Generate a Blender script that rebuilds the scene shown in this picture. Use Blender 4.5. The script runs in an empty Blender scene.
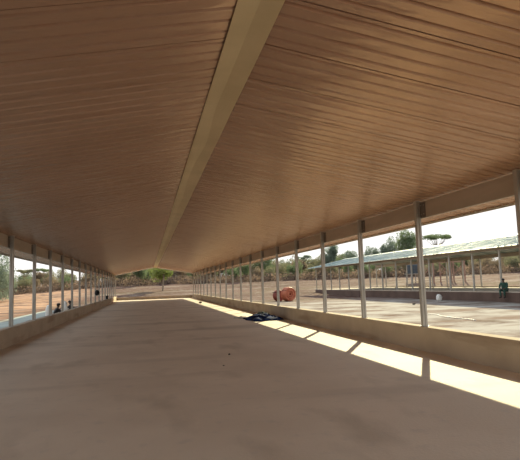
import bpy, bmesh, math, random
from mathutils import Vector, Matrix, noise
R = random.Random(7)
S = bpy.context.scene
C = S.collection

# ------------------------------------------------------------------ helpers
def link(name, me, mat=None, parent=None):
    o = bpy.data.objects.new(name, me); C.objects.link(o)
    if mat is not None and len(me.materials) == 0: me.materials.append(mat)
    if parent is not None: o.parent = parent
    return o
def obj(name, bm, mat, parent=None, smooth=False, loc=None):
    me = bpy.data.meshes.new(name)
    bmesh.ops.recalc_face_normals(bm, faces=bm.faces)
    if smooth:
        for f in bm.faces: f.smooth = True
    bm.to_mesh(me); bm.free()
    o = link(name, me, mat, parent)
    if loc is not None: o.location = loc
    return o
def raw(name, verts, faces, mat, parent=None, smooth=False):
    me = bpy.data.meshes.new(name); me.from_pydata(verts, [], faces); me.update()
    if smooth:
        for p in me.polygons: p.use_smooth = True
    return link(name, me, mat, parent)
def tag(o, label, cat, group=None, kind=None):
    o['label'] = label; o['category'] = cat
    if group: o['group'] = group
    if kind: o['kind'] = kind
    return o
def struct(o, label, cat='structure'):
    o['kind'] = 'structure'; o['label'] = label; o['category'] = cat
    return o
def thing(name, label, cat, loc=(0, 0, 0), rz=0, group=None):
    o = bpy.data.objects.new(name, None); C.objects.link(o)
    o.empty_display_size = .2
    o.location = loc; o.rotation_euler = (0, 0, rz)
    return tag(o, label, cat, group)
def box(bm, x0, x1, y0, y1, z0, z1, bev=0):
    r = bmesh.ops.create_cube(bm, size=1)
    vs = r['verts']
    for v in vs:
        v.co = Vector((x0 + (v.co.x + .5) * (x1 - x0), y0 + (v.co.y + .5) * (y1 - y0), z0 + (v.co.z + .5) * (z1 - z0)))
    if bev:
        es = list({e for v in vs for e in v.link_edges})
        bmesh.ops.bevel(bm, geom=es, offset=bev, segments=2, affect='EDGES', profile=.5)
def boxbm(*a):
    bm = bmesh.new(); box(bm, *a); return bm
def tube(bm, pts, rad, seg=8, cap=True):
    pts = [Vector(p) for p in pts]
    rads = rad if isinstance(rad, (list, tuple)) else [rad] * len(pts)
    rings = []; n = len(pts)
    up = None
    for i, p in enumerate(pts):
        d = (pts[min(i + 1, n - 1)] - pts[max(i - 1, 0)]).normalized()
        ref = Vector((0, 0, 1)) if abs(d.z) < .9 else Vector((1, 0, 0))
        if up is not None:
            a = (up - d * up.dot(d))
            a = a.normalized() if a.length > 1e-4 else d.cross(ref).normalized()
        else: a = d.cross(ref).normalized()
        up = a; b = d.cross(a)
        rings.append([bm.verts.new(p + (a * math.cos(2 * math.pi * k / seg) + b * math.sin(2 * math.pi * k / seg)) * rads[i]) for k in range(seg)])
    for i in range(n - 1):
        for k in range(seg):
            bm.faces.new((rings[i][k], rings[i][(k + 1) % seg], rings[i + 1][(k + 1) % seg], rings[i + 1][k]))
    if cap:
        bm.faces.new(rings[0][::-1]); bm.faces.new(rings[-1])
def extrude_profile_z(bm, prof, z0, z1):
    a = [bm.verts.new((x, y, z0)) for x, y in prof]; b = [bm.verts.new((x, y, z1)) for x, y in prof]
    n = len(prof)
    for i in range(n): bm.faces.new((a[i], a[(i + 1) % n], b[(i + 1) % n], b[i]))
    bm.faces.new(a[::-1]); bm.faces.new(b)
def prism_y(bm, prof, y0, y1):
    a = [bm.verts.new((x, y0, z)) for x, z in prof]; b = [bm.verts.new((x, y1, z)) for x, z in prof]
    n = len(prof)
    for i in range(n): bm.faces.new((a[i], a[(i + 1) % n], b[(i + 1) % n], b[i]))
    bm.faces.new(a[::-1]); bm.faces.new(b)

# ------------------------------------------------------------------ materials
def nodes(name):
    m = bpy.data.materials.new(name); m.use_nodes = True
    nt = m.node_tree; b = nt.nodes['Principled BSDF']
    return m, nt, b
def mat(name, c1, c2=None, scale=3., rough=.8, metal=0., bump=0., stretch=(1, 1, 1), detail=6, lo=.35, hi=.65, bscale=None, bstretch=None, coord='Object'):
    m, nt, b = nodes(name)
    b.inputs['Roughness'].default_value = rough; b.inputs['Metallic'].default_value = metal
    tc = nt.nodes.new('ShaderNodeTexCoord'); mp = nt.nodes.new('ShaderNodeMapping')
    mp.inputs['Scale'].default_value = stretch
    nt.links.new(tc.outputs[coord], mp.inputs['Vector'])
    n = nt.nodes.new('ShaderNodeTexNoise'); n.inputs['Scale'].default_value = scale; n.inputs['Detail'].default_value = detail
    nt.links.new(mp.outputs[0], n.inputs['Vector'])
    r = nt.nodes.new('ShaderNodeValToRGB')
    r.color_ramp.elements[0].position = lo; r.color_ramp.elements[1].position = hi
    r.color_ramp.elements[0].color = (*c1, 1); r.color_ramp.elements[1].color = (*(c2 or c1), 1)
    nt.links.new(n.outputs['Fac'], r.inputs[0]); nt.links.new(r.outputs[0], b.inputs['Base Color'])
    if bump:
        n2 = nt.nodes.new('ShaderNodeTexNoise'); n2.inputs['Scale'].default_value = bscale or scale * 4; n2.inputs['Detail'].default_value = 5
        mp2 = nt.nodes.new('ShaderNodeMapping'); mp2.inputs['Scale'].default_value = bstretch or stretch
        nt.links.new(tc.outputs[coord], mp2.inputs['Vector']); nt.links.new(mp2.outputs[0], n2.inputs['Vector'])
        bp = nt.nodes.new('ShaderNodeBump'); bp.inputs['Strength'].default_value = bump; bp.inputs['Distance'].default_value = .05
        nt.links.new(n2.outputs['Fac'], bp.inputs['Height']); nt.links.new(bp.outputs[0], b.inputs['Normal'])
    return m
def layer(m, col, scale, stretch, lo, hi, amount=1., detail=4, coord='Object', offset=(0, 0, 0)):
    """mix a further noise stain over a material's base colour"""
    nt = m.node_tree; b = nt.nodes['Principled BSDF']
    src = b.inputs['Base Color'].links[0].from_socket
    tc = nt.nodes.new('ShaderNodeTexCoord'); mp = nt.nodes.new('ShaderNodeMapping')
    mp.inputs['Scale'].default_value = stretch; mp.inputs['Location'].default_value = offset
    nt.links.new(tc.outputs[coord], mp.inputs['Vector'])
    n = nt.nodes.new('ShaderNodeTexNoise'); n.inputs['Scale'].default_value = scale; n.inputs['Detail'].default_value = detail
    nt.links.new(mp.outputs[0], n.inputs['Vector'])
    mr = nt.nodes.new('ShaderNodeMapRange'); mr.inputs['From Min'].default_value = lo; mr.inputs['From Max'].default_value = hi
    mr.inputs['To Max'].default_value = amount
    nt.links.new(n.outputs['Fac'], mr.inputs['Value'])
    mx = nt.nodes.new('ShaderNodeMix'); mx.data_type = 'RGBA'
    nt.links.new(mr.outputs[0], mx.inputs['Factor']); nt.links.new(src, mx.inputs['A']); mx.inputs['B'].default_value = (*col, 1)
    nt.links.new(mx.outputs['Result'], b.inputs['Base Color'])

M = {}
M['floor'] = mat('concrete_floor', (.68, .59, .48), (.76, .67, .555), .7, .78, bump=.12, bscale=30, stretch=(1, 1, 1))
layer(M['floor'], (.42, .35, .28), .40, (.25, 1.1, 1), .55, .68, .6, 6)
layer(M['floor'], (.45, .38, .29), 1.3, (1, .4, 1), .56, .72, .5, 6, offset=(7, 3, 0))
layer(M['floor'], (.55, .50, .44), 5., (1, 1, 1), .58, .72, .4, 6, offset=(2, 9, 0))
M['curb'] = mat('rendered_curb', (.42, .335, .245), (.50, .405, .30), 1.2, .9, bump=.15, bscale=25)
layer(M['curb'], (.30, .21, .14), .9, (1, .5, 3.0), .54, .68, .7, 5)
M['roof'] = mat('painted_roof_sheet', (.51, .33, .225), (.59, .39, .275), .5, .26, metal=.5, bump=.6, bscale=1.3, bstretch=(1.0, 3.6, 1.0))
M['roof'].node_tree.nodes['Principled BSDF'].inputs['Specular IOR Level'].default_value = .35
M['roof'].node_tree.nodes['Principled BSDF'].inputs['Specular Tint'].default_value = (.85, .75, .65, 1)
M['ridge'] = mat('ridge_flashing', (.64, .51, .29), (.72, .58, .35), 1.5, .45, metal=.2, bump=.12, bscale=2.5, bstretch=(3, .5, 1))
M['beam'] = mat('galvanised_beam', (.40, .335, .265), (.48, .40, .325), 2.5, .5, metal=.3, stretch=(1, .4, 2))
M['steel'] = mat('galvanised_post', (.36, .34, .30), (.48, .46, .42), 4, .42, metal=.45, stretch=(2, 2, .5))
M['plate'] = mat('dark_plate', (.13, .11, .095), (.19, .16, .14), 8, .6, metal=.3)
M['verge'] = mat('verge_trim', (.62, .58, .50), (.70, .66, .58), 3, .5, metal=.2)
M['earth'] = mat('red_earth', (.085, .045, .036), (.135, .074, .060), .07, .95, bump=.5, bscale=3., detail=8)
layer(M['earth'], (.13, .095, .06), .05, (1, 2.2, 1), .50, .60, .7, 6, offset=(5, 2, 0))
layer(M['earth'], (.25, .19, .16), .09, (.7, 2.8, 1), .57, .61, .8, 7, offset=(1, 1, 0))
def zone(m, col, axis, a, b, wob, amount):
    """earth of another colour beyond a wavering line across the site"""
    nt = m.node_tree; p = nt.nodes['Principled BSDF']; src = p.inputs['Base Color'].links[0].from_socket
    tc = nt.nodes.new('ShaderNodeTexCoord'); n = nt.nodes.new('ShaderNodeTexNoise'); n.inputs['Scale'].default_value = .13; n.inputs['Detail'].default_value = 7
    sp = nt.nodes.new('ShaderNodeSeparateXYZ'); nt.links.new(tc.outputs['Object'], sp.inputs[0]); nt.links.new(tc.outputs['Object'], n.inputs['Vector'])
    ma = nt.nodes.new('ShaderNodeMath'); ma.operation = 'MULTIPLY_ADD'; ma.inputs[1].default_value = wob
    nt.links.new(n.outputs['Fac'], ma.inputs[0]); nt.links.new(sp.outputs[axis], ma.inputs[2])
    mr = nt.nodes.new('ShaderNodeMapRange'); mr.inputs['From Min'].default_value = a + wob * .5; mr.inputs['From Max'].default_value = b + wob * .5
    nt.links.new(ma.outputs[0], mr.inputs['Value'])
    n2 = nt.nodes.new('ShaderNodeTexNoise'); n2.inputs['Scale'].default_value = .35; n2.inputs['Detail'].default_value = 8; n2.inputs['Roughness'].default_value = .65
    nt.links.new(tc.outputs['Object'], n2.inputs['Vector'])
    m2 = nt.nodes.new('ShaderNodeMapRange'); m2.inputs['From Min'].default_value = .36; m2.inputs['From Max'].default_value = .54; m2.inputs['To Max'].default_value = amount
    nt.links.new(n2.outputs['Fac'], m2.inputs['Value'])
    mu = nt.nodes.new('ShaderNodeMath'); mu.operation = 'MULTIPLY'; nt.links.new(mr.outputs[0], mu.inputs[0]); nt.links.new(m2.outputs[0], mu.inputs[1])
    if axis == 'X' and a > 0:            # the pale gravel yard ends short of the scrub
        m3 = nt.nodes.new('ShaderNodeMapRange'); m3.inputs['From Min'].default_value = 50; m3.inputs['From Max'].default_value = 40
        nt.links.new(sp.outputs['Y'], m3.inputs['Value'])
        m4 = nt.nodes.new('ShaderNodeMath'); m4.operation = 'MULTIPLY'; nt.links.new(mu.outputs[0], m4.inputs[0]); nt.links.new(m3.outputs[0], m4.inputs[1]); mu = m4
    mx = nt.nodes.new('ShaderNodeMix'); mx.data_type = 'RGBA'
    nt.links.new(mu.outputs[0], mx.inputs['Factor']); nt.links.new(src, mx.inputs['A']); mx.inputs['B'].default_value = (*col, 1)
    nt.links.new(mx.outputs['Result'], p.inputs['Base Color'])
zone(M['earth'], (.36, .325, .29), 'X', 4.5, 6.5, 2., 1.)
zone(M['earth'], (.45, .27, .175), 'X', -8, -12, -5., 1.)
layer(M['earth'], (.17, .105, .08), .38, (.6, 1.2, 1), .53, .60, .8, 8, offset=(8, 2, 0))
layer(M['earth'], (.30, .265, .235), 1.9, (1, 1, 1), .55, .60, .4, 8, offset=(2, 5, 0))
M['shade_slab'] = mat('shade_grey_slab', (.30, .33, .30), (.37, .395, .36), .6, .85, bump=.1)  # grey of the barn's shade, put into the colour
layer(M['shade_slab'], (.22, .185, .15), .5, (1, .5, 1), .55, .68, .7, 6)
M['shed_roof'] = mat('shed_roof_sheet', (.13, .20, .21), (.40, .46, .46), 1.6, .5, metal=.1, stretch=(.25, 1.6, 1), lo=.40, hi=.60)
M['shed_floor'] = mat('shed_slab', (.50, .42, .34), (.58, .50, .42), 1, .9)
M['shed_found'] = mat('shed_foundation', (.095, .058, .045), (.14, .088, .068), .8, .95, bump=.3, bscale=8)
M['bark'] = mat('bark', (.20, .15, .11), (.30, .23, .17), 6, .95)
def leaf(name, a, b):
    m = mat(name, a, b, 1.3, .75, lo=.3, hi=.7)
    nt = m.node_tree; p = nt.nodes['Principled BSDF']; p.inputs['Specular IOR Level'].default_value = .2
    src = p.inputs['Base Color'].links[0].from_socket
    tr = nt.nodes.new('ShaderNodeBsdfTranslucent'); mx = nt.nodes.new('ShaderNodeMixShader'); mx.inputs[0].default_value = .5
    nt.links.new(src, tr.inputs[0]); nt.links.new(p.outputs[0], mx.inputs[1]); nt.links.new(tr.outputs[0], mx.inputs[2])
    nt.links.new(mx.outputs[0], nt.nodes['Material Output'].inputs['Surface'])
    return m
M['leaf_green'] = leaf('green_foliage', (.14, .19, .10), (.23, .28, .15))  # tree foliage colours lightened to stand in for haze over the far trees
M['leaf_olive'] = leaf('olive_foliage', (.20, .20, .12), (.30, .285, .18))
M['leaf_dry'] = leaf('dry_foliage', (.25, .19, .13), (.34, .27, .19))
M['leaf_bright'] = leaf('bright_foliage', (.20, .27, .07), (.34, .38, .13))
M['leaf_blue'] = leaf('hazy_foliage', (.18, .23, .185), (.28, .33, .26))
M['brush'] = leaf('dry_brush', (.17, .12, .092), (.25, .185, .145))
M['navy'] = mat('navy_cloth', (.008, .012, .035), (.025, .05, .16), 6, .85, lo=.4, hi=.6)
M['teal'] = mat('teal_cloth', (.03, .05, .055), (.07, .10, .105), 5, .85)
M['white'] = mat('white_plastic', (.72, .70, .66), (.82, .80, .76), 5, .6)
M['pale'] = mat('pale_cloth', (.52, .50, .47), (.66, .64, .60), 6, .85)
M['orange'] = mat('red_pipe', (.36, .085, .04), (.50, .16, .08), 3, .55)
M['orange_dark'] = mat('dark_red_pipe', (.20, .042, .03), (.28, .07, .045), 3, .6)
M['black'] = mat('black_cloth', (.012, .011, .012), (.025, .022, .022), 8, .85)
M['dark_green'] = mat('dark_green_cloth', (.015, .05, .04), (.03, .085, .06), 8, .85)
M['grey_cloth'] = mat('grey_cloth', (.13, .13, .15), (.19, .19, .21), 8, .85)
M['skin'] = mat('brown_skin', (.10, .055, .035), (.13, .075, .048), 8, .6)
M['hair'] = mat('black_hair', (.008, .007, .007), (.014, .012, .012), 20, .8)
M['tank'] = mat('dark_tank', (.03, .045, .06), (.05, .065, .08), 3, .5)
M['timber'] = mat('reddish_timber', (.26, .15, .11), (.34, .21, .155), 4, .85)
M['stone'] = mat('dark_stone', (.10, .08, .06), (.17, .14, .11), 20, .9)
M['rubble'] = mat('grey_rubble', (.17, .16, .16), (.27, .26, .25), 6, .95)
M['hose'] = mat('pale_hose', (.66, .58, .50), (.72, .64, .56), 4, .6)

# ------------------------------------------------------------------ dimensions
XR, XL, XM = 5.36, -3.62, .87          # inner wall lines and ridge line
Y0, BAY, NB = 6.69, 3.0, 19            # first post, bay, last post index
YB, YE = -.8, 64.4                    # slab
ZC = .477
APEX, SL = 3.852, .1826                # roof underside at ridge, slope
TIP = 6.72 - XM                        # horizontal reach of the eave
def roofz(x): return APEX - SL * abs(x - XM)

# ------------------------------------------------------------------ setting
o = obj('floor', boxbm(XL - .2, XR + .2, YB, YE, -.6, 0), M['floor'])
struct(o, 'long dusty brown concrete floor running the length of the open barn', 'floor')
for side, x0, x1 in (('right', XR - .03, XR + .19), ('left', XL - .19, XL + .03)):
    o = obj('wall_' + side, boxbm(x0, x1, YB, YE, -.6, ZC, .006), M['curb'])
    struct(o, 'low rendered curb wall along the %s side of the barn' % side, 'wall')
o = obj('wall_far', boxbm(XL + .03, XR - .03, YE - .20, YE, -.6, .33, .006), M['curb'])
struct(o, 'low curb across the open far end of the barn', 'wall')

def ribbed_slope(name, m, xa, xb, za, zb, y0, y1, pitch=.215, per=4, up=.034):
    """ribbed sheeting whose ribs run from ridge (xa) to eave (xb)"""
    prof = []; y = y0; k = 0; rr = random.Random(name); drop = 0
    while y < y1:
        if k % per == 0:
            prof += [(y, drop), (y + .002, drop + .035), (y + .016, drop + .035)]
            drop = rr.uniform(-.003, .003)
            prof += [(y + .018, drop)]
            s = y + .018
        else: s = y
        prof += [(s + .05, drop), (s + .066, drop + up), (s + .092, drop + up), (s + .108, drop)]
        y += pitch; k += 1
    vs = []; fs = []
    for i, (yy, d) in enumerate(prof):
        vs += [(xa, yy, za + d), (xb, yy, zb + d)]
        if i: fs.append((2 * i - 2, 2 * i - 1, 2 * i + 1, 2 * i))
    o = raw(name, vs, fs, m)
    md = o.modifiers.new('gauge', 'SOLIDIFY'); md.thickness = .006; md.offset = 1
    return o
RY0, RY1 = YB - .4, YE + .55
a = ribbed_slope('ceiling', M['roof'], XM - .08, XM - TIP, roofz(XM - .08), roofz(XM - TIP), RY0, RY1)
struct(a, 'left slope of the ribbed sheet metal roof seen from below', 'ceiling')
b_ = ribbed_slope('ceiling', M['roof'], XM + .08, XM + TIP, roofz(XM + .08), roofz(XM + TIP), RY0, RY1)
struct(b_, 'right slope of the ribbed sheet metal roof, glossy streaks of daylight', 'ceiling')

# ridge flashing: folded strip under the apex with an uneven crease, plus the cap above
vs = []; fs = []; rr = random.Random(3); y = RY0; i = 0
rx = XM + .09
while y < RY1 + .01:
    c = rx + noise.noise(Vector((0, y * .45, 1.7))) * .075
    w = .004 * math.sin(y * 2.1)
    vs += [(rx - .19, y, 3.812 + w), (c, y, 3.820 + w), (rx + .19, y, 3.778 + w), (c, y, 3.824 + w)]
    if i:
        p = 4 * (i - 1); q = 4 * i
        for k in range(4): fs.append((p + k, p + (k + 1) % 4, q + (k + 1) % 4, q + k))
    y += .45; i += 1
o = raw('trim_1', vs, fs, M['ridge']); struct(o, 'folded tan metal ridge flashing running along the apex of the roof', 'trim')
bm = bmesh.new()
prism_y(bm, [(XM - .3, roofz(XM - .3) + .045), (XM, APEX + .05), (XM + .3, roofz(XM + .3) + .045), (XM + .3, roofz(XM + .3) + .05), (XM, APEX + .057), (XM - .3, roofz(XM - .3) + .05)], RY0, RY1)
o = obj('trim_2', bm, M['verge']); struct(o, 'metal cap covering the roof ridge outside', 'trim')

# eave beams: lipped C channels outside the posts, and eave lips on the roof edge
n = 3
for s, xw, nm in ((1, XR, 'right'), (-1, XL, 'left')):
    xi = xw + s * .115; zt = roofz(xw + s * .2) - .012; zb = zt - .335
    X = lambda d: xi + s * d
    prof = [(X(0), zb), (X(0), zt), (X(.07), zt - .012), (X(.07), zt - .035), (X(.064), zt - .035), (X(.064), zt - .018), (X(.006), zt - .006),
            (X(.006), zb + .006), (X(.064), zb + .006), (X(.064), zb + .025), (X(.07), zb + .025), (X(.07), zb)]
    bm = bmesh.new(); prism_y(bm, prof, RY0 + .3, YE - .05)
    o = obj('trim_%d' % n, bm, M['beam']); n += 1
    struct(o, 'grey galvanised eave beam running along the %s row of posts' % nm, 'beam')
    xe = XM + s * TIP; ze = roofz(xe)
    E_ = lambda d: xe + s * d
    prof = [(E_(-.02), ze - .02), (E_(.02), ze + .04), (E_(.026), ze + .04), (E_(.026), ze - .045), (E_(.0), ze - .045), (E_(.0), ze - .038), (E_(.02), ze - .038), (E_(.02), ze - .03)]
    bm = bmesh.new(); prism_y(bm, prof, RY0, RY1)
    o = obj('trim_%d' % n, bm, M['verge']); n += 1
    struct(o, 'thin folded metal lip on the %s eave of the roof' % nm, 'trim')
# far gable verge: pale folded edge under the end of each slope
for s, nm in ((1, 'right'), (-1, 'left')):
    bm = bmesh.new()
    prof = []
    x0, x1 = XM, XM + s * TIP
    v = [bm.verts.new(p) for p in ((x0, RY1, roofz(x0) + .05), (x1, RY1, roofz(x1) + .05), (x1, RY1, roofz(x1) - .10), (x0, RY1, roofz(x0) - .10))]
    w = [bm.verts.new(q.co + Vector((0, .03, 0))) for q in v]
    for k in range(4): bm.faces.new((v[k], v[(k + 1) % 4], w[(k + 1) % 4], w[k]))
    bm.faces.new(v); bm.faces.new(w[::-1])
    o = obj('trim_%d' % n, bm, M['verge']); n += 1
    struct(o, 'pale verge trim on the %s half of the far gable' % nm, 'trim')

# ------------------------------------------------------------------ posts
ORD = ['first', 'second', 'third', 'fourth', 'fifth', 'sixth', 'seventh', 'eighth', 'ninth', 'tenth', 'eleventh', 'twelfth', 'thirteenth',
       'fourteenth', 'fifteenth', 'sixteenth', 'seventeenth', 'eighteenth', 'nineteenth', 'twentieth', 'twenty-first']
def make_post(s):
    """post at the origin, s=+1 right side: inner face towards -x*s"""
    t = bpy.data.objects.new('steel_post', None); C.objects.link(t)
    top = roofz(XR + .1) - .015 - ZC
    w, d, th, lip = .10, .085, .005, .02
    # lipped channel: web towards the camera (-y), lips at +y, and a pressed groove along the web
    pr = [(0, 0), (.042, 0), (.045, .012), (.055, .012), (.058, 0), (w, 0), (w, d), (w - lip, d), (w - lip, d - th), (w - th, d - th), (w - th, th),
          (.060, th), (.057, .017), (.043, .017), (.040, th), (th, th), (th, d - th), (lip, d - th), (lip, d), (0, d)]
    pr = [(s * (x + .012), y - d / 2) for x, y in pr]
    bm = bmesh.new(); extrude_profile_z(bm, pr, .01, top); obj('shaft', bm, M['steel'], t)
    bm = bmesh.new()
    xa, xb = sorted((s * .002, s * .128))
    box(bm, xa, xb, -.075, .075, 0, .012, .002)
    obj('base_plate', bm, M['steel'], t)
    zt = roofz(XR + .2) - .012 - ZC
    bm = bmesh.new(); xa, xb = sorted((s * .100, s * .1145))
    box(bm, xa, xb, -.235, -.045, zt - .325, zt - .02, .002)
    br = obj('splice_plate', bm, M['plate'], t); br['label'] = 'dark splice plate on the eave beam'
    for i in range(2):
        for j in range(2):
            bm = bmesh.new()
            xx = s * .094
            tube(bm, [(s * .100, -.19 + i * .1, zt - .26 + j * .18), (xx, -.19 + i * .1, zt - .26 + j * .18)], .011, 6)
            obj('bolt', bm, M['steel'], br)
    return t
def copy_tree(o, parent=None):
    c = o.copy(); C.objects.link(c)
    if parent is not None:
        c.parent = parent; c.matrix_parent_inverse = o.matrix_parent_inverse.copy()
    for ch in list(o.children): copy_tree(ch, c)
    return c
for s, xw, nm, k0 in ((1, XR, 'right', 0), (-1, XL, 'left', 3)):
    proto = make_post(s); first = True
    for k in range(k0 - 2, NB + 1):
        t = proto if first else copy_tree(proto); first = False
        t.location = (xw, Y0 + BAY * k, ZC)
        i = k - k0
        if i < 0: lab = 'galvanised steel post on the %s curb, %s beyond the edge of the photo' % (nm, ('next', 'second')[-i - 1])
        elif k == NB: lab = 'galvanised steel post at the far end corner of the %s curb' % nm
        elif i < 10: lab = 'galvanised steel post on the %s curb, %s from the %s edge of the photo' % (nm, ORD[i], nm)
        else: lab = 'galvanised steel post on the %s curb, %s from the far end' % (nm, ORD[NB - k])
        tag(t, lab, 'post', 'steel posts along the %s curb' % nm)

# ------------------------------------------------------------------ ground
def gz(x, y):
    t = min(1, max(0, (math.hypot(x, y) - 62) / 60.)); t = t * t * (3 - 2 * t)
    side = min(1, max(0, (x + 32) / 26.))
    z = -.32 + t * (.8 + 2.0 * side)
    far = max(0, math.hypot(x - 2, y - 30) - 20)
    z += noise.noise(Vector((x * .12, y * .12, 0))) * min(.16, .03 + far * .004)
    z += noise.noise(Vector((x * .6, y * .6, 3))) * min(.06, .015 + far * .001)
    return z
def axis(lo, hi, a, b, fine, coarse):
    out = []; v = lo
    while v < hi: out.append(v); v += fine if a <= v <= b else coarse
    return out + [hi]
xs = axis(-170, 210, -30, 45, .75, 5); ys = axis(-60, 260, -5, 80, 1.0, 5)
vs = [(x, y, gz(x, y) if not (XL - 1 < x < XR + 1 and y < YE + .5) else -.36) for y in ys for x in xs]
nx = len(xs)
fs = [(j * nx + i, j * nx + i + 1, (j + 1) * nx + i + 1, (j + 1) * nx + i) for j in range(len(ys) - 1) for i in range(nx - 1)]
o = raw('ground', vs, fs, M['earth'], smooth=True)
struct(o, 'bare red and pale earth of the building site around the barn', 'ground')

for k_ in ('earth', 'shade_slab', 'brush', 'navy', 'teal'): M[k_].node_tree.nodes['Principled BSDF'].inputs['Specular IOR Level'].default_value = .03
AZ = -.27
o = obj('ground_shade_slab', boxbm(-8.6, XL - .19, YB - 2, 48, -.62, AZ, .01), M['shade_slab']); struct(o, 'added slab coloured as the grey shade on the ground outside the left curb', 'ground')  # slab added to give the left ground its grey shade tone

# ------------------------------------------------------------------ second barn across the yard
sx0, sx1, sy0, sy1 = 23.0, 32.0, 10.0, 70.0
sm_ = (sx0 + sx1) / 2; sap, ssl = 4.45, .212
srz = lambda x: sap - ssl * abs(x - sm_)
shed = thing('barn', 'long open-sided barn with pale blue-green metal roof across the yard', 'barn', (sx0, sy0, -.32))
def P(o):
    o.matrix_parent_inverse = Matrix.Translation(-Vector((sx0, sy0, -.32))); return o
P(obj('foundation', boxbm(sx0 - .12, sx1 + .12, sy0, sy1, -.6, .32), M['shed_found'], shed))
P(obj('floor_slab', boxbm(sx0 - .1, sx1 + .1, sy0 + .02, sy1 - .02, .32, .36), M['shed_floor'], shed))
P(obj('curb', boxbm(sx0 - .1, sx0 + .08, sy0, sy1, .36, .385, .005), M['curb'], shed))
P(obj('curb', boxbm(sx1 - .1, sx1 + .1, sy0, sy1, .36, .47, .01), M['curb'], shed))
for s in (1, -1):
    o = ribbed_slope('roof_slope', M['shed_roof'], sm_, sm_ + s * 5.6, sap, srz(sm_ + 5.6), sy0 - .5, sy1 + .5, pitch=.6, per=3, up=.05)
    o.parent = shed; P(o)
    P(obj('eave_beam', boxbm(*sorted((sm_ + s * 4.5, sm_ + s * 4.58)), sy0, sy1, srz(sm_ + 4.5) - .36, srz(sm_ + 4.5) - .02), M['beam'], shed))
bm = bmesh.new()
prism_y(bm, [(sm_ - .35, srz(sm_ - .35) + .06), (sm_, sap + .09), (sm_ + .35, srz(sm_ - .35) + .06), (sm_, sap + .07)], sy0 - .5, sy1 + .5)
P(obj('ridge_cap', bm, M['shed_roof'], shed))
yy = 18.75
me = None
while yy < sy1:
    for x in (sx0, sx1):
        if me is None:
            bm = bmesh.new()
            box(bm, -.055, .055, -.055, .055, .37, srz(sx0) - .02)
            box(bm, -.1, .1, -.1, .1, .36, .40)
            p = P(obj('post', bm, M['steel'], shed)); me = p.data
        else:
            p = bpy.data.objects.new('post', me); C.objects.link(p); p.parent = shed; P(p)
        p.location = (x, yy, 0)
    yy += BAY

# timber frames beyond the second barn
def trestle(x, y, rz, lab):
    t = thing('timber_frame', lab, 'frame', (x, y, gz(x, y) - .1), rz, 'timber frames beyond the far barn')
    for sx in (-.8, .8):
        obj('upright', boxbm(sx - .11, sx + .11, -.11, .11, 0, 3.3, .01), M['timber'], t)
        obj('foot', boxbm(sx - .13, sx + .13, -.6, .6, 0, .14, .01), M['timber'], t)
    obj('rail', boxbm(-1.0, 1.0, -.09, .09, 3.1, 3.3, .01), M['timber'], t)
    for sgn in (-1, 1):
        bm = bmesh.new(); tube(bm, [(-.8 * sgn, .15 * sgn, 1.2), (.8 * sgn, .15 * sgn, 3.0)], .07, 6); obj('brace', bm, M['timber'], t)
trestle(42.4, 73.7, -.5, 'reddish timber frame with crossed braces seen through the far barn, left of the three')
trestle(45.1, 73.2, -.5, 'reddish timber frame with crossed braces seen through the far barn, middle of the three')
trestle(46.9, 72.4, -.5, 'reddish timber frame with crossed braces seen through the far barn, right of the three')

# raised dark water tank beyond the second barn
tx, ty = 41.9, 77.4
tz = gz(tx, ty)
t = thing('water_tank', 'dark water tank on a raised steel stand beyond the far barn', 'tank', (tx, ty, tz))
hb = 2.1 - tz
for sx in (-.8, .8):
    for sy in (-.8, .8): obj('leg', boxbm(sx - .06, sx + .06, sy - .06, sy + .06, -.1, hb), M['steel'], t)
obj('platform', boxbm(-1, 1, -1, 1, hb, hb + .1, .01), M['steel'], t)
bm = bmesh.new()
prof = [(.95, 0), (1.0, .06)]
for k in range(5): prof += [(1.0, .1 + k * .26), (1.03, .16 + k * .26), (1.03, .22 + k * .26), (1.0, .28 + k * .26)]
prof += [(.95, 1.45), (.55, 1.58), (.28, 1.62)]
rings = [[bm.verts.new((r * math.cos(a * math.pi / 12), r * math.sin(a * math.pi / 12), hb + .1 + z)) for a in range(24)] for r, z in prof]
for i in range(len(rings) - 1):
    for k in range(24): bm.faces.new((rings[i][k], rings[i][(k + 1) % 24], rings[i + 1][(k + 1) % 24], rings[i + 1][k]))
bm.faces.new(rings[0][::-1]); bm.faces.new(rings[-1])
obj('tank_body', bm, M['tank'], t, True)
bm = bmesh.new(); tube(bm, [(0, 0, hb + 1.71), (0, 0, hb + 1.78)], .3, 20); obj('lid', bm, M['tank'], t)

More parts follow.
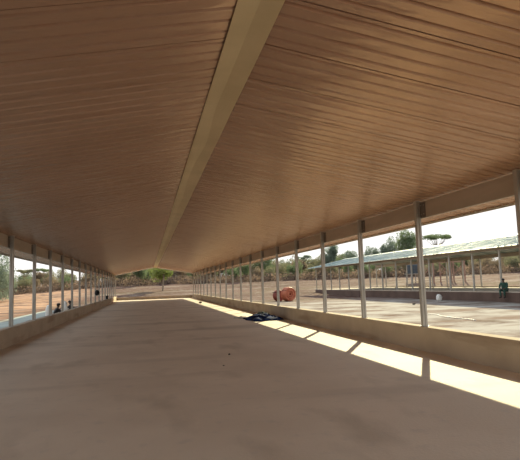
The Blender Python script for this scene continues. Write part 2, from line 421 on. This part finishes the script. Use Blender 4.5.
# ------------------------------------------------------------------ trees
def quad(vs, fs, c, size, rr, flat=0.):
    n = Vector((rr.gauss(0, 1), rr.gauss(0, 1), rr.gauss(0, 1) + flat)).normalized()
    a = n.orthogonal().normalized(); b = n.cross(a)
    th = rr.uniform(0, 6.28); a, b = a * math.cos(th) + b * math.sin(th), b * math.cos(th) - a * math.sin(th)
    i = len(vs); L = size * rr.uniform(.7, 1.3); W = L * rr.uniform(.4, .7)
    vs += [c - a * L, c + b * W * .5 - n * L * .1, c + a * L, c - b * W * .5 - n * L * .1]
    fs.append((i, i + 1, i + 2, i + 3))
def tree_meshes(seed, kind):
    """unit tree (height 1): trunk with limbs, crown of leaf sprays"""
    rr = random.Random(seed); bm = bmesh.new(); vs = []; fs = []
    if kind == 'round': ch, cr, blobs, per = .60, .36, 19, 260
    elif kind == 'tall': ch, cr, blobs, per = .58, .24, 18, 230
    elif kind == 'flat': ch, cr, blobs, per = .88, .55, 16, 200
    else: ch, cr, blobs, per = .44, .42, 21, 260          # bushy down to the ground
    bend = (rr.uniform(-.04, .04), rr.uniform(-.04, .04))
    top = ch if kind == 'flat' else ch + .18
    tr = [(0, 0, -.02), (bend[0] * .5, bend[1] * .5, top * .4), (bend[0], bend[1], top * .7), (bend[0] * .6, bend[1] * 1.2, top)]
    tube(bm, tr, [.026, .019, .014, .006], 7)
    for _ in range(blobs):
        while True:
            p = Vector((rr.uniform(-1, 1), rr.uniform(-1, 1), rr.uniform(-1, 1)))
            if .25 < p.length < 1: break
        if kind == 'flat': q = Vector((p.x * cr, p.y * cr, ch + .05 * p.z)); rad = Vector((.15, .15, .045))
        else:
            hh = (1 - ch) if kind != 'tall' else .40
            q = Vector((p.x * cr * .8, p.y * cr * .8, ch + p.z * hh * .72)); rad = Vector((cr * .42, cr * .42, hh * .36))
        st = Vector(tr[2]) if q.z > top * .55 else Vector(tr[1])
        tube(bm, [st, st.lerp(q, .5) + Vector((0, 0, -.02)), q], [.009, .006, .003], 5)
        for _ in range(per):
            d = Vector((rr.gauss(0, 1), rr.gauss(0, 1), rr.gauss(0, 1))); d = d.normalized() * rr.uniform(.35, 1) ** .5
            c = q + Vector((d.x * rad.x, d.y * rad.y, d.z * rad.z))
            if c.z > .03: quad(vs, fs, c, .026, rr, .6)
    tm = bpy.data.meshes.new('trunk'); bmesh.ops.recalc_face_normals(bm, faces=bm.faces); bm.to_mesh(tm); bm.free()
    tm.materials.append(M['bark'])
    cm = bpy.data.meshes.new('crown'); cm.from_pydata(vs, [], fs); cm.update()
    return tm, cm
protos = {k: [tree_meshes(s * 17 + ord(k[0]), k) for s in range(3)] for k in ('round', 'tall', 'flat', 'bush')}
crowns = {}
def tree(x, y, h, kind, lf, label, group=None, name='tree', wide=1.):
    tm, cm = protos[kind][R.randrange(3)]
    key = (cm.name, lf)
    if key not in crowns:
        c = cm.copy(); c.materials.clear(); c.materials.append(M[lf]); crowns[key] = c
    t = thing(name, label, 'bush' if name == 'bush' else 'tree', (x, y, gz(x, y)), R.uniform(0, 6.28), group)
    t.scale = (h * wide, h * wide, h)
    for n_, m_ in (('trunk', tm), ('crown', crowns[key])):
        o = bpy.data.objects.new(n_, m_); C.objects.link(o); o.parent = t
    return t
def polar(az, d): a = math.radians(az); return math.sin(a) * d, math.cos(a) * d
# individually recognisable trees
for az, d, top, kind, lf, wide, lab in (
    (-14.6, 80, 7.8, 'bush', 'leaf_blue', .85, 'tall dark green tree at the left edge of the photo'),
    (-12.0, 112, 5.9, 'flat', 'leaf_olive', .7, 'flat-topped tree rising above the scrub behind the second bay from the left'),
    (-10.3, 116, 6.2, 'flat', 'leaf_green', .6, 'flat-topped tree above the scrub behind the third left post'),
    (1.6, 88, 5.9, 'round', 'leaf_bright', 1.25, 'bright yellow-green tree framed under the far gable ridge'),
    (-.9, 104, 6.3, 'round', 'leaf_green', 1.2, 'dark green leafy tree left of the bright tree under the far gable'),
    (12.6, 122, 10.5, 'bush', 'leaf_green', .8, 'broad dark green tree behind the posts left of the red pipe coils'),
    (16.9, 125, 8.0, 'flat', 'leaf_blue', .6, 'small flat-topped tree on the skyline left of the far barn'),
    (19.7, 122, 11.4, 'tall', 'leaf_blue', 1.0, 'tall slender grey-green tree behind the left end of the far barn'),
    (22.1, 128, 9.2, 'round', 'leaf_blue', .8, 'rounded grey-green tree just right of the slender one behind the far barn'),
    (24.3, 134, 10.2, 'round', 'leaf_blue', .7, 'hazy green tree on the skyline left of the twin tall trees'),
    (26.2, 130, 12.0, 'round', 'leaf_blue', .65, 'left one of the twin tall trees above the far barn roof'),
    (28.0, 126, 13.4, 'round', 'leaf_green', .72, 'right one of the twin tall trees, the highest above the far barn roof'),
    (-3.1, 120, 7.0, 'bush', 'leaf_olive', 1.1, 'broad olive tree beside the left post of the far gable'),
    (7.7, 122, 8.6, 'bush', 'leaf_olive', 1.1, 'broad olive tree behind the farthest right posts'),
    (30.9, 132, 12.3, 'flat', 'leaf_green', .62, 'flat-topped dark tree spreading above the far barn roof')):
    x, y = polar(az, d); tree(x, y, top - gz(x, y), kind, lf, lab, None, 'tree', wide)
# the tree lines
az = -19.
while az < 47:
    for d0, hm, grp in ((110, .55, 0), (126, .85, 1), (150, 1.05, 2)):
        a2 = az + R.uniform(-.6, .6); d = d0 + R.uniform(-4, 4)
        x, y = polar(a2, d)
        zone = 'left' if a2 < -3 else 'far end' if a2 < 5 else 'right'
        top = 6.9 if a2 < -3 else 8.8 if a2 < 22 else 8.2
        h = (top - gz(x, y)) * hm * R.uniform(.8, 1.1)
        lf = R.choice(['leaf_olive', 'leaf_dry', 'leaf_dry', 'leaf_olive', 'leaf_green'] if grp < 2 else ['leaf_blue', 'leaf_olive', 'leaf_green'])
        kind = R.choice(['bush', 'bush', 'round'])
        nm = 'bush' if grp == 0 else 'tree'
        col = {'leaf_olive': 'olive', 'leaf_dry': 'dry brown', 'leaf_green': 'green', 'leaf_blue': 'grey-green'}[lf]
        lab = '%s %s in the %s row of the tree line %s' % (col, 'scrub bush' if grp == 0 else 'tree', ('front', 'middle', 'back')[grp],
              {'left': 'behind the left posts', 'far end': 'beyond the far gable', 'right': 'behind the right posts'}[zone])
        tree(x, y, h, kind, lf, lab, lab + 's', nm, R.uniform(1.0, 1.4))
    az += 1.4
# dry brush under the trees: nobody could count it
vs = []; fs = []
for _ in range(4200):
    az = R.uniform(-20, 47); d = 103 + 45 * R.random() ** 1.6; x, y = polar(az, d); z = gz(x, y)
    h = R.uniform(.5, 1.7)
    for k in range(11):
        c = Vector((x + R.gauss(0, .55), y + R.gauss(0, .55), z + R.uniform(0, h)))
        quad(vs, fs, c, .28, R, 0)
o = raw('dry_brush', vs, fs, M['brush'])
tag(o, 'dry brown brush and tall grass growing under the trees around the site', 'brush', kind='stuff')

# ------------------------------------------------------------------ things on the barn floor
def cloth(name, label, m, cx, cy, lx, ly, h, seed, rz=0, group=None, cat='cloth', zb=0.):
    nx_, ny_ = 46, 34; vs = []; fs = []
    for j in range(ny_ + 1):
        for i in range(nx_ + 1):
            u, v = i / nx_ * 2 - 1, j / ny_ * 2 - 1
            e = 1 + .22 * noise.noise(Vector((u * 1.4, v * 1.4, seed)))
            rad = max(abs(u), abs(v)); f = max(0, 1 - rad ** 2.4)
            nz = .5 + .9 * noise.noise(Vector((u * 2.2 + seed, v * 2.0, seed * 3.1))) + .45 * abs(noise.noise(Vector((u * 5.5, v * 6.5 + seed, 1))))
            z = max(.006, h * f ** .5 * (.30 + .70 * max(0, nz)) + .03 * noise.noise(Vector((u * 13, v * 13, seed))) * f + .008)
            ang = math.atan2(v, u); sq = 1 / max(abs(math.cos(ang)), abs(math.sin(ang)))
            k = (1 - .35 * (1 - 1 / sq)) * e
            vs.append((u * lx * k, v * ly * k, z))
    for j in range(ny_):
        for i in range(nx_):
            a = j * (nx_ + 1) + i; fs.append((a, a + 1, a + nx_ + 2, a + nx_ + 1))
    o = raw(name, vs, fs, m, smooth=True); o.location = (cx, cy, zb); o.rotation_euler.z = rz
    md = o.modifiers.new('t', 'SOLIDIFY'); md.thickness = .005; md.offset = 1
    return tag(o, label, cat, group)
cloth('crumpled_tarp', 'crumpled navy blue tarp lying in a heap beside the right curb', M['navy'], 4.52, 20.75, .64, .92, .23, 2.3, .12, cat='tarp')
cloth('crumpled_sack', 'grey-green sack crumpled at the curb end of the navy tarp', M['teal'], 4.86, 22.3, .30, .50, .20, 5.1, .1, cat='sack')
cloth('plastic_sheet', 'small pale plastic sheet lying at the left end of the navy tarp', M['pale'], 3.90, 22.1, .20, .34, .07, 8.8, .5, cat='sheet')
def stone(name, label, m, x, y, z, s, seed, cat='stone', flat=.7):
    bm = bmesh.new(); bmesh.ops.create_icosphere(bm, subdivisions=3, radius=1)
    for v in bm.verts:
        k = 1 + .35 * noise.noise(v.co * 1.3 + Vector((seed, 0, 0))) + .12 * noise.noise(v.co * 4 + Vector((seed, 2, 0)))
        v.co = Vector((v.co.x * k * s, v.co.y * k * s * .8, v.co.z * k * s * flat))
    lo = min(v.co.z for v in bm.verts)
    for v in bm.verts: v.co.z -= lo
    o = obj(name, bm, m, None, True, (x, y, z)); o.rotation_euler.z = seed
    return tag(o, label, cat)
stone('stone', 'small dark stone on the middle of the barn floor, the upper one', M['stone'], 1.63, 10.81, 0, .026, 1)
stone('stone', 'small flat dark stone on the middle of the barn floor, the lower one', M['stone'], 1.31, 9.42, 0, .022, 2, flat=.4)
stone('brick_lump', 'dark lump lying on the sunlit strip far along the right curb', M['stone'], 4.15, 42.4, 0, .12, 3, 'lump')

# ------------------------------------------------------------------ things in the yard (right)
def coil(label, m, x, y, R0, w, rz, turns):
    z = gz(x, y)
    t = thing('pipe_coil', label, 'pipe coil', (x, y, z), rz, 'red pipe coils in the yard')
    r0 = .075
    per = 4
    rows = [(R0 - r0 - k * r0 * 1.75) for k in range(per)]
    pts = []
    for k, rr_ in enumerate(rows):
        cols = int(w / (2 * r0))
        for c in range(cols):
            bm = bmesh.new()
            yy = -w / 2 + r0 + c * 2 * r0 + (r0 * .5 if k % 2 else 0)
            wob = R.uniform(-.02, .02)
            ring = []
            N = 40; q = 7
            for i in range(N):
                a = 2 * math.pi * i / N; cx, cz = math.cos(a) * (rr_ + wob), math.sin(a) * (rr_ + wob)
                ring.append([bm.verts.new((math.cos(a) * (rr_ + wob + r0 * math.cos(b)), yy + r0 * math.sin(b), R0 + math.sin(a) * (rr_ + wob + r0 * math.cos(b)) - .0)) for b in [2 * math.pi * j / q for j in range(q)]])
            for i in range(N):
                for j in range(q): bm.faces.new((ring[i][j], ring[(i + 1) % N][j], ring[(i + 1) % N][(j + 1) % q], ring[i][(j + 1) % q]))
            obj('loop', bm, m, t, True)
    for a0 in (.4, 2.5, 4.6):
        bm = bmesh.new(); bi = R0 - .6
        ca, sa = math.cos(a0), math.sin(a0)
        for (ra, rb) in ((R0 - .02, R0 + .006),):
            tube(bm, [(ca * rb, -w / 2 - .02, R0 + sa * rb), (ca * rb, w / 2 + .02, R0 + sa * rb)], .02, 6)
        obj('binding_strap', bm, M['black'], t)
coil('large bright red coil of pipe standing in the pale yard, in front', M['orange'], 13.05, 48.2, .66, .75, .35, 4)
coil('smaller dark red coil of pipe standing behind the large red coil', M['orange_dark'], 12.35, 49.4, .54, .7, .5, 4)

x, y = 21.9, 38.4
def sack(name, label, m, x, y, sx, sy, sz, seed, cat='sack', z=None):
    bm = bmesh.new(); bmesh.ops.create_icosphere(bm, subdivisions=4, radius=1)
    for v in bm.verts:
        c = v.co; sgn = lambda q, p: math.copysign(abs(q) ** p, q)
        k = 1 + .12 * noise.noise(c * 2.2 + Vector((seed, 0, 0)))
        v.co = Vector((sgn(c.x, .7) * sx * k, sgn(c.y, .7) * sy * k, max(-.8, sgn(c.z, .8)) * sz * k))
    lo = min(v.co.z for v in bm.verts)
    for v in bm.verts: v.co.z -= lo
    t = thing(name, label, cat, (x, y, gz(x, y) - .02 if z is None else z))
    obj('bag', bm, m, t, True)
    bm = bmesh.new(); top = sz * 1.7
    tube(bm, [(sx * .8, 0, sz * .9), (sx * 1.1, 0, sz * 1.0), (sx * 1.3, .02, sz * 1.05)], [sy * .35, sy * .16, sy * .34], 9)
    obj('tied_neck', bm, m, t, True)
    return t
sack('cement_sack', 'white sack standing in the shade at the foot of the far barn', M['white'], 22.2, 37.2, .2, .17, .27, 2)
stone('rubble_lump', 'small dark rubble lump on the pale ground of the right yard', M['stone'], 17.43, 32.36, gz(17.43, 32.36) - .02, .11, 5, 'lump')
pts = []
for i in range(31):
    u = i / 30; x = 13.5 - .95 * u + .12 * math.sin(u * 9); y = 24.1 - 5.6 * u + .1 * math.sin(u * 14 + 1)
    pts.append((x, y, gz(x, y) + .018))
bm = bmesh.new(); tube(bm, pts, .02, 7)
o = obj('hose', bm, M['hose'], None, True); tag(o, 'pale hose lying across the ground of the right yard', 'hose')

# things outside the left curb
def rubble(label, x, y, n, spread, m, seed):
    rr = random.Random(seed); bm = bmesh.new()
    for i in range(n):
        b2 = bmesh.new(); bmesh.ops.create_icosphere(b2, subdivisions=2, radius=1)
        s = rr.uniform(.06, .16); d = Vector((rr.gauss(0, spread), rr.gauss(0, spread), 0)); hh = max(0, .3 - d.length * .35)
        off = rr.uniform(0, 50)
        mp = {}
        for v in b2.verts:
            k = 1 + .3 * noise.noise(v.co * 1.5 + Vector((off, 0, 0)))
            mp[v] = bm.verts.new(v.co * k * s + d + Vector((0, 0, rr.uniform(.0, 1) * 0 + hh * (i / n) + s * .3)))
        for f in b2.faces: bm.faces.new([mp[v] for v in f.verts])
        b2.free()
    o = obj('rubble_heap', bm, m, None, False, (x, y, AZ - .02)); tag(o, label, 'rubble', kind='stuff')
rubble('heap of dark grey rubble outside the left curb at the photo edge', -5.9, 21.9, 60, .45, M['rubble'], 4)
stone('rubble_lump', 'small dark lump on the shaded ground outside the left curb', M['stone'], -5.9, 28.9, AZ, .16, 7, 'lump')

# ------------------------------------------------------------------ people
def skin_mesh(name, pts, edges, radii, m, parent, root=0, levels=2):
    me = bpy.data.meshes.new(name); me.from_pydata(pts, edges, []); me.update()
    o = link(name, me, m, parent)
    md = o.modifiers.new('skin', 'SKIN'); md.use_smooth_shade = True
    for i, r in enumerate(radii):
        sv = me.skin_vertices[0].data[i]; sv.radius = r if isinstance(r, tuple) else (r, r); sv.use_root = (i == root)
    s = o.modifiers.new('sub', 'SUBSURF'); s.levels = levels; s.render_levels = levels
    dg = bpy.context.evaluated_depsgraph_get(); dg.update()
    nm = bpy.data.meshes.new_from_object(o.evaluated_get(dg))
    o.modifiers.clear(); o.data = nm; nm.name = name
    if len(nm.materials) == 0: nm.materials.append(m)
    for p in nm.polygons: p.use_smooth = True
    return o
def person(label, J, loc, rz, shirt_m, trouser_m, group=None):
    """J: joints in metres, facing -y. body as one skinned surface, clothes as thicker skins over it"""
    t = thing('person', label, 'person', loc, rz, group)
    V_ = {k: Vector(v) for k, v in J.items()}
    for s in 'LR':
        d = (V_['wrist' + s] - V_['elbow' + s]).normalized()
        V_['palm' + s] = V_['wrist' + s] + d * .075
    names = ['pelvis', 'chest', 'neck', 'head', 'crown']; pts = [V_[n] for n in names]
    rad = [(.12, .10), (.14, .10), (.052, .052), (.078, .09), (.05, .06)]
    ed = [(0, 1), (1, 2), (2, 3), (3, 4)]
    for s in 'LR':
        b = len(pts)
        pts += [V_['shoulder' + s], V_['elbow' + s], V_['wrist' + s], V_['palm' + s]]; rad += [.055, .042, .028, (.040, .018)]
        ed += [(1, b), (b, b + 1), (b + 1, b + 2), (b + 2, b + 3)]
        d = (V_['palm' + s] - V_['wrist' + s]).normalized(); side = d.cross(Vector((0, 0, 1)))
        side = side.normalized() if side.length > .1 else Vector((1, 0, 0)); nrm = side.cross(d)
        for i, ln in enumerate((.066, .076, .070, .054)):
            q = V_['palm' + s] + side * (.03 - .02 * i) + d * .022; c = len(pts)
            pts += [q, q + d * ln * .5 - nrm * .008, q + d * ln * .85 - nrm * .03]; rad += [.0095, .0088, .0075]
            ed += [(b + 3, c), (c, c + 1), (c + 1, c + 2)]
        c = len(pts); q = V_['wrist' + s] + d * .03
        pts += [q + side * .038, q + side * .058 + d * .035]; rad += [.012, .010]; ed += [(b + 3, c), (c, c + 1)]
        b = len(pts)
        pts += [V_['hip' + s], V_['knee' + s], V_['ankle' + s], V_['toe' + s]]; rad += [.082, .058, .040, (.045, .03)]
        ed += [(0, b), (b, b + 1), (b + 1, b + 2), (b + 2, b + 3)]
    skin_mesh('body', pts, ed, rad, M['skin'], t)
    # shirt
    p = [V_['pelvis'].lerp(V_['chest'], .05), V_['chest'], V_['chest'].lerp(V_['neck'], .7)]; r = [(.15, .125), (.172, .128), (.07, .07)]; e = [(0, 1), (1, 2)]
    for s in 'LR':
        b = len(p); p += [V_['shoulder' + s], V_['elbow' + s], V_['elbow' + s].lerp(V_['wrist' + s], .75)]; r += [.075, .06, .046]; e += [(1, b), (b, b + 1), (b + 1, b + 2)]
    skin_mesh('shirt', p, e, r, shirt_m, t)
    p = [V_['pelvis']]; r = [(.155, .13)]; e = []
    for s in 'LR':
        b = len(p); p += [V_['hip' + s], V_['knee' + s], V_['knee' + s].lerp(V_['ankle' + s], .92)]; r += [.105, .08, .06]; e += [(0, b), (b, b + 1), (b + 1, b + 2)]
    skin_mesh('trousers', p, e, r, trouser_m, t)
    for s in 'LR':
        a, b = V_['ankle' + s], V_['toe' + s]; d = (b - a)
        bm = bmesh.new(); tube(bm, [a + Vector((0, 0, .02)) - d * .25, a - Vector((0, 0, .02)), a.lerp(b, .6) - Vector((0, 0, .01)), b + d * .15], [.045, .052, .048, .03], 10)
        obj('shoe', bm, M['black'], t, True)
    # hair cap, nose, ears, eyes, mouth
    h = V_['head']; up = (V_['crown'] - V_['neck']).normalized(); f = V_['face'].normalized(); f = (f - up * f.dot(up)).normalized(); sd = up.cross(f)
    bm = bmesh.new(); bmesh.ops.create_icosphere(bm, subdivisions=3, radius=1)
    for v in bm.verts:
        c = v.co.copy()
        v.co = h + up * .03 + sd * c.x * .092 + f * (c.y * .104 - .012) + up * c.z * .095
    bmesh.ops.delete(bm, geom=[v for v in bm.verts if (v.co - h).dot(up) < .02 and (v.co - h).dot(f) > -.03 or (v.co - h).dot(up) < -.05], context='VERTS')
    obj('hair', bm, M['hair'], t, True)
    return t
def squat(turn=0., lean=.0, armx=.0):
    J = dict(pelvis=(0, .12, .30), chest=(0, -.02 - lean, .62), neck=(0, -.08 - lean, .80), head=(0, -.12 - lean, .91), crown=(0, -.12 - lean, 1.0), face=(turn, -1, -.25))
    for s, q in (('L', 1), ('R', -1)):
        J['hip' + s] = (.10 * q, .10, .29); J['knee' + s] = (.17 * q, -.28, .52); J['ankle' + s] = (.14 * q, -.04, .09); J['toe' + s] = (.16 * q, -.22, .04)
        J['shoulder' + s] = (.19 * q, -.04 - lean, .72); J['elbow' + s] = (.25 * q, -.26 - lean, .54); J['wrist' + s] = (.12 * q + armx, -.46 - lean, .50)
    return J
for x, y, rz, trn, ln, ax, lab in ((-4.72, 29.4, 1.9, .3, .02, .0, 'person in black crouching outside the left curb, the nearer of the two, facing the barn'),
                                   (-4.72, 35.7, -1.3, -.3, .06, .03, 'person in black crouching outside the left curb, the farther of the two, hunched over')):
    person(lab, squat(trn, ln, ax), (x, y, AZ), rz, M['black'], M['black'])
sack('cement_sack', 'white sack standing left of the nearer crouching person in black', M['white'], -4.95, 28.7, .16, .14, .52, 3, z=AZ)
sack('cement_sack', 'white sack standing between the two crouching people in black', M['white'], -4.95, 33.9, .18, .14, .56, 6, z=AZ)
# seated person on the edge of the far barn
J = dict(pelvis=(0, .10, .10), chest=(0, .02, .44), neck=(0, -.03, .62), head=(0, -.06, .73), crown=(0, -.06, .82), face=(.2, -1, -.2))
for s, q in (('L', 1), ('R', -1)):
    J['hip' + s] = (.10 * q, .06, .10); J['knee' + s] = (.13 * q, -.38, .10); J['ankle' + s] = (.13 * q, -.32, -.33); J['toe' + s] = (.15 * q, -.50, -.38)
    J['shoulder' + s] = (.20 * q, .0, .54); J['elbow' + s] = (.25 * q, -.12, .28); J['wrist' + s] = (.14 * q, -.34, .20)
person('person in dark green sitting on the edge of the far barn by a post', J, (22.86, 30.35, .39), -1.0, M['dark_green'], M['dark_green'])

# dark bag hanging on a far left post
px, py = XL + .05, Y0 + BAY * 11
t = thing('hanging_bag', 'dark bag hanging from a post far along the left curb', 'bag', (px + .02, py - .12, .95))
bm = bmesh.new(); bmesh.ops.create_icosphere(bm, subdivisions=3, radius=1)
for v in bm.verts:
    c = v.co; z = c.z; w = 1 - .55 * max(0, z) ** 1.5
    k = 1 + .1 * noise.noise(c * 2)
    v.co = Vector((c.x * .17 * w * k, c.y * .12 * w * k, .22 + z * .22 * k))
obj('bag_body', bm, M['black'], t, True)
bm = bmesh.new()
tube(bm, [(-.03, 0, .42), (-.045, .02, .52), (-.03, .06, .60), (0, .08, .60), (.02, .03, .52), (.02, 0, .42)], .008, 6)
obj('strap', bm, M['black'], t, True)
# dark bucket on the far left curb
t = thing('bucket', 'small dark bucket standing on the far part of the left curb', 'bucket', (XL - .05, 50.4, ZC))
bm = bmesh.new()
prof = [(.11, 0), (.15, .30), (.16, .30), (.16, .32), (.14, .32), (.10, .02)]
rg = [[bm.verts.new((r * math.cos(a * math.pi / 10), r * math.sin(a * math.pi / 10), z)) for a in range(20)] for r, z in prof]
for i in range(len(rg) - 1):
    for k in range(20): bm.faces.new((rg[i][k], rg[i][(k + 1) % 20], rg[i + 1][(k + 1) % 20], rg[i + 1][k]))
bm.faces.new(rg[0][::-1]); bm.faces.new(rg[-1])
obj('pail', bm, M['tank'], t, True)
bm = bmesh.new(); tube(bm, [(.155 * math.cos(a), .03, .31 + .15 * math.sin(a)) for a in [math.pi * k / 12 for k in range(13)]], .006, 6)
obj('handle', bm, M['steel'], t, True)

# ------------------------------------------------------------------ light
sun = bpy.data.lights.new('sun', 'SUN'); sun.energy = 8.6; sun.color = (1, .90, .56); sun.angle = .009
so = bpy.data.objects.new('sun', sun); C.objects.link(so)
el = math.radians(25.8)
d = Vector((-.497 * math.cos(el), -.868 * math.cos(el), -math.sin(el)))
so.rotation_euler = d.to_track_quat('-Z', 'Y').to_euler(); so.location = (40, 60, 40)
w = bpy.data.worlds.new('sky'); S.world = w; w.use_nodes = True
nt = w.node_tree; bg = nt.nodes['Background']
tc = nt.nodes.new('ShaderNodeTexCoord'); sp = nt.nodes.new('ShaderNodeSeparateXYZ'); rp = nt.nodes.new('ShaderNodeValToRGB')
nt.links.new(tc.outputs['Generated'], sp.inputs[0]); nt.links.new(sp.outputs['Z'], rp.inputs[0]); nt.links.new(rp.outputs[0], bg.inputs[0])
rp.color_ramp.elements[0].color = (1, .985, .96, 1); rp.color_ramp.elements[0].position = .05
rp.color_ramp.elements[1].color = (.72, .82, .93, 1); rp.color_ramp.elements[1].position = .7
bg.inputs[1].default_value = 1.2

# ------------------------------------------------------------------ camera
yaw, pitch, roll, hc, fpx = .2146, .1021, -.0332, 1.4366, 522.34
fw = Vector((math.sin(yaw) * math.cos(pitch), math.cos(yaw) * math.cos(pitch), math.sin(pitch)))
r = Vector((math.cos(yaw), -math.sin(yaw), 0)); u = r.cross(fw)
r2 = r * math.cos(roll) + u * math.sin(roll); u2 = -r * math.sin(roll) + u * math.cos(roll)
cam = bpy.data.cameras.new('camera'); cam.sensor_width = 36; cam.sensor_fit = 'HORIZONTAL'; cam.lens = fpx / 520 * 36; cam.clip_end = 1000
co = bpy.data.objects.new('camera', cam); C.objects.link(co)
m = Matrix((r2, u2, -fw)).transposed().to_4x4(); m.translation = (0, 0, hc); co.matrix_world = m
S.camera = co
S.view_settings.view_transform = 'Standard'; S.view_settings.look = 'None'; S.view_settings.gamma = 1; S.view_settings.use_curve_mapping = False
S.view_settings.exposure = 0.0
S.cycles.max_bounces = 12; S.cycles.diffuse_bounces = 6
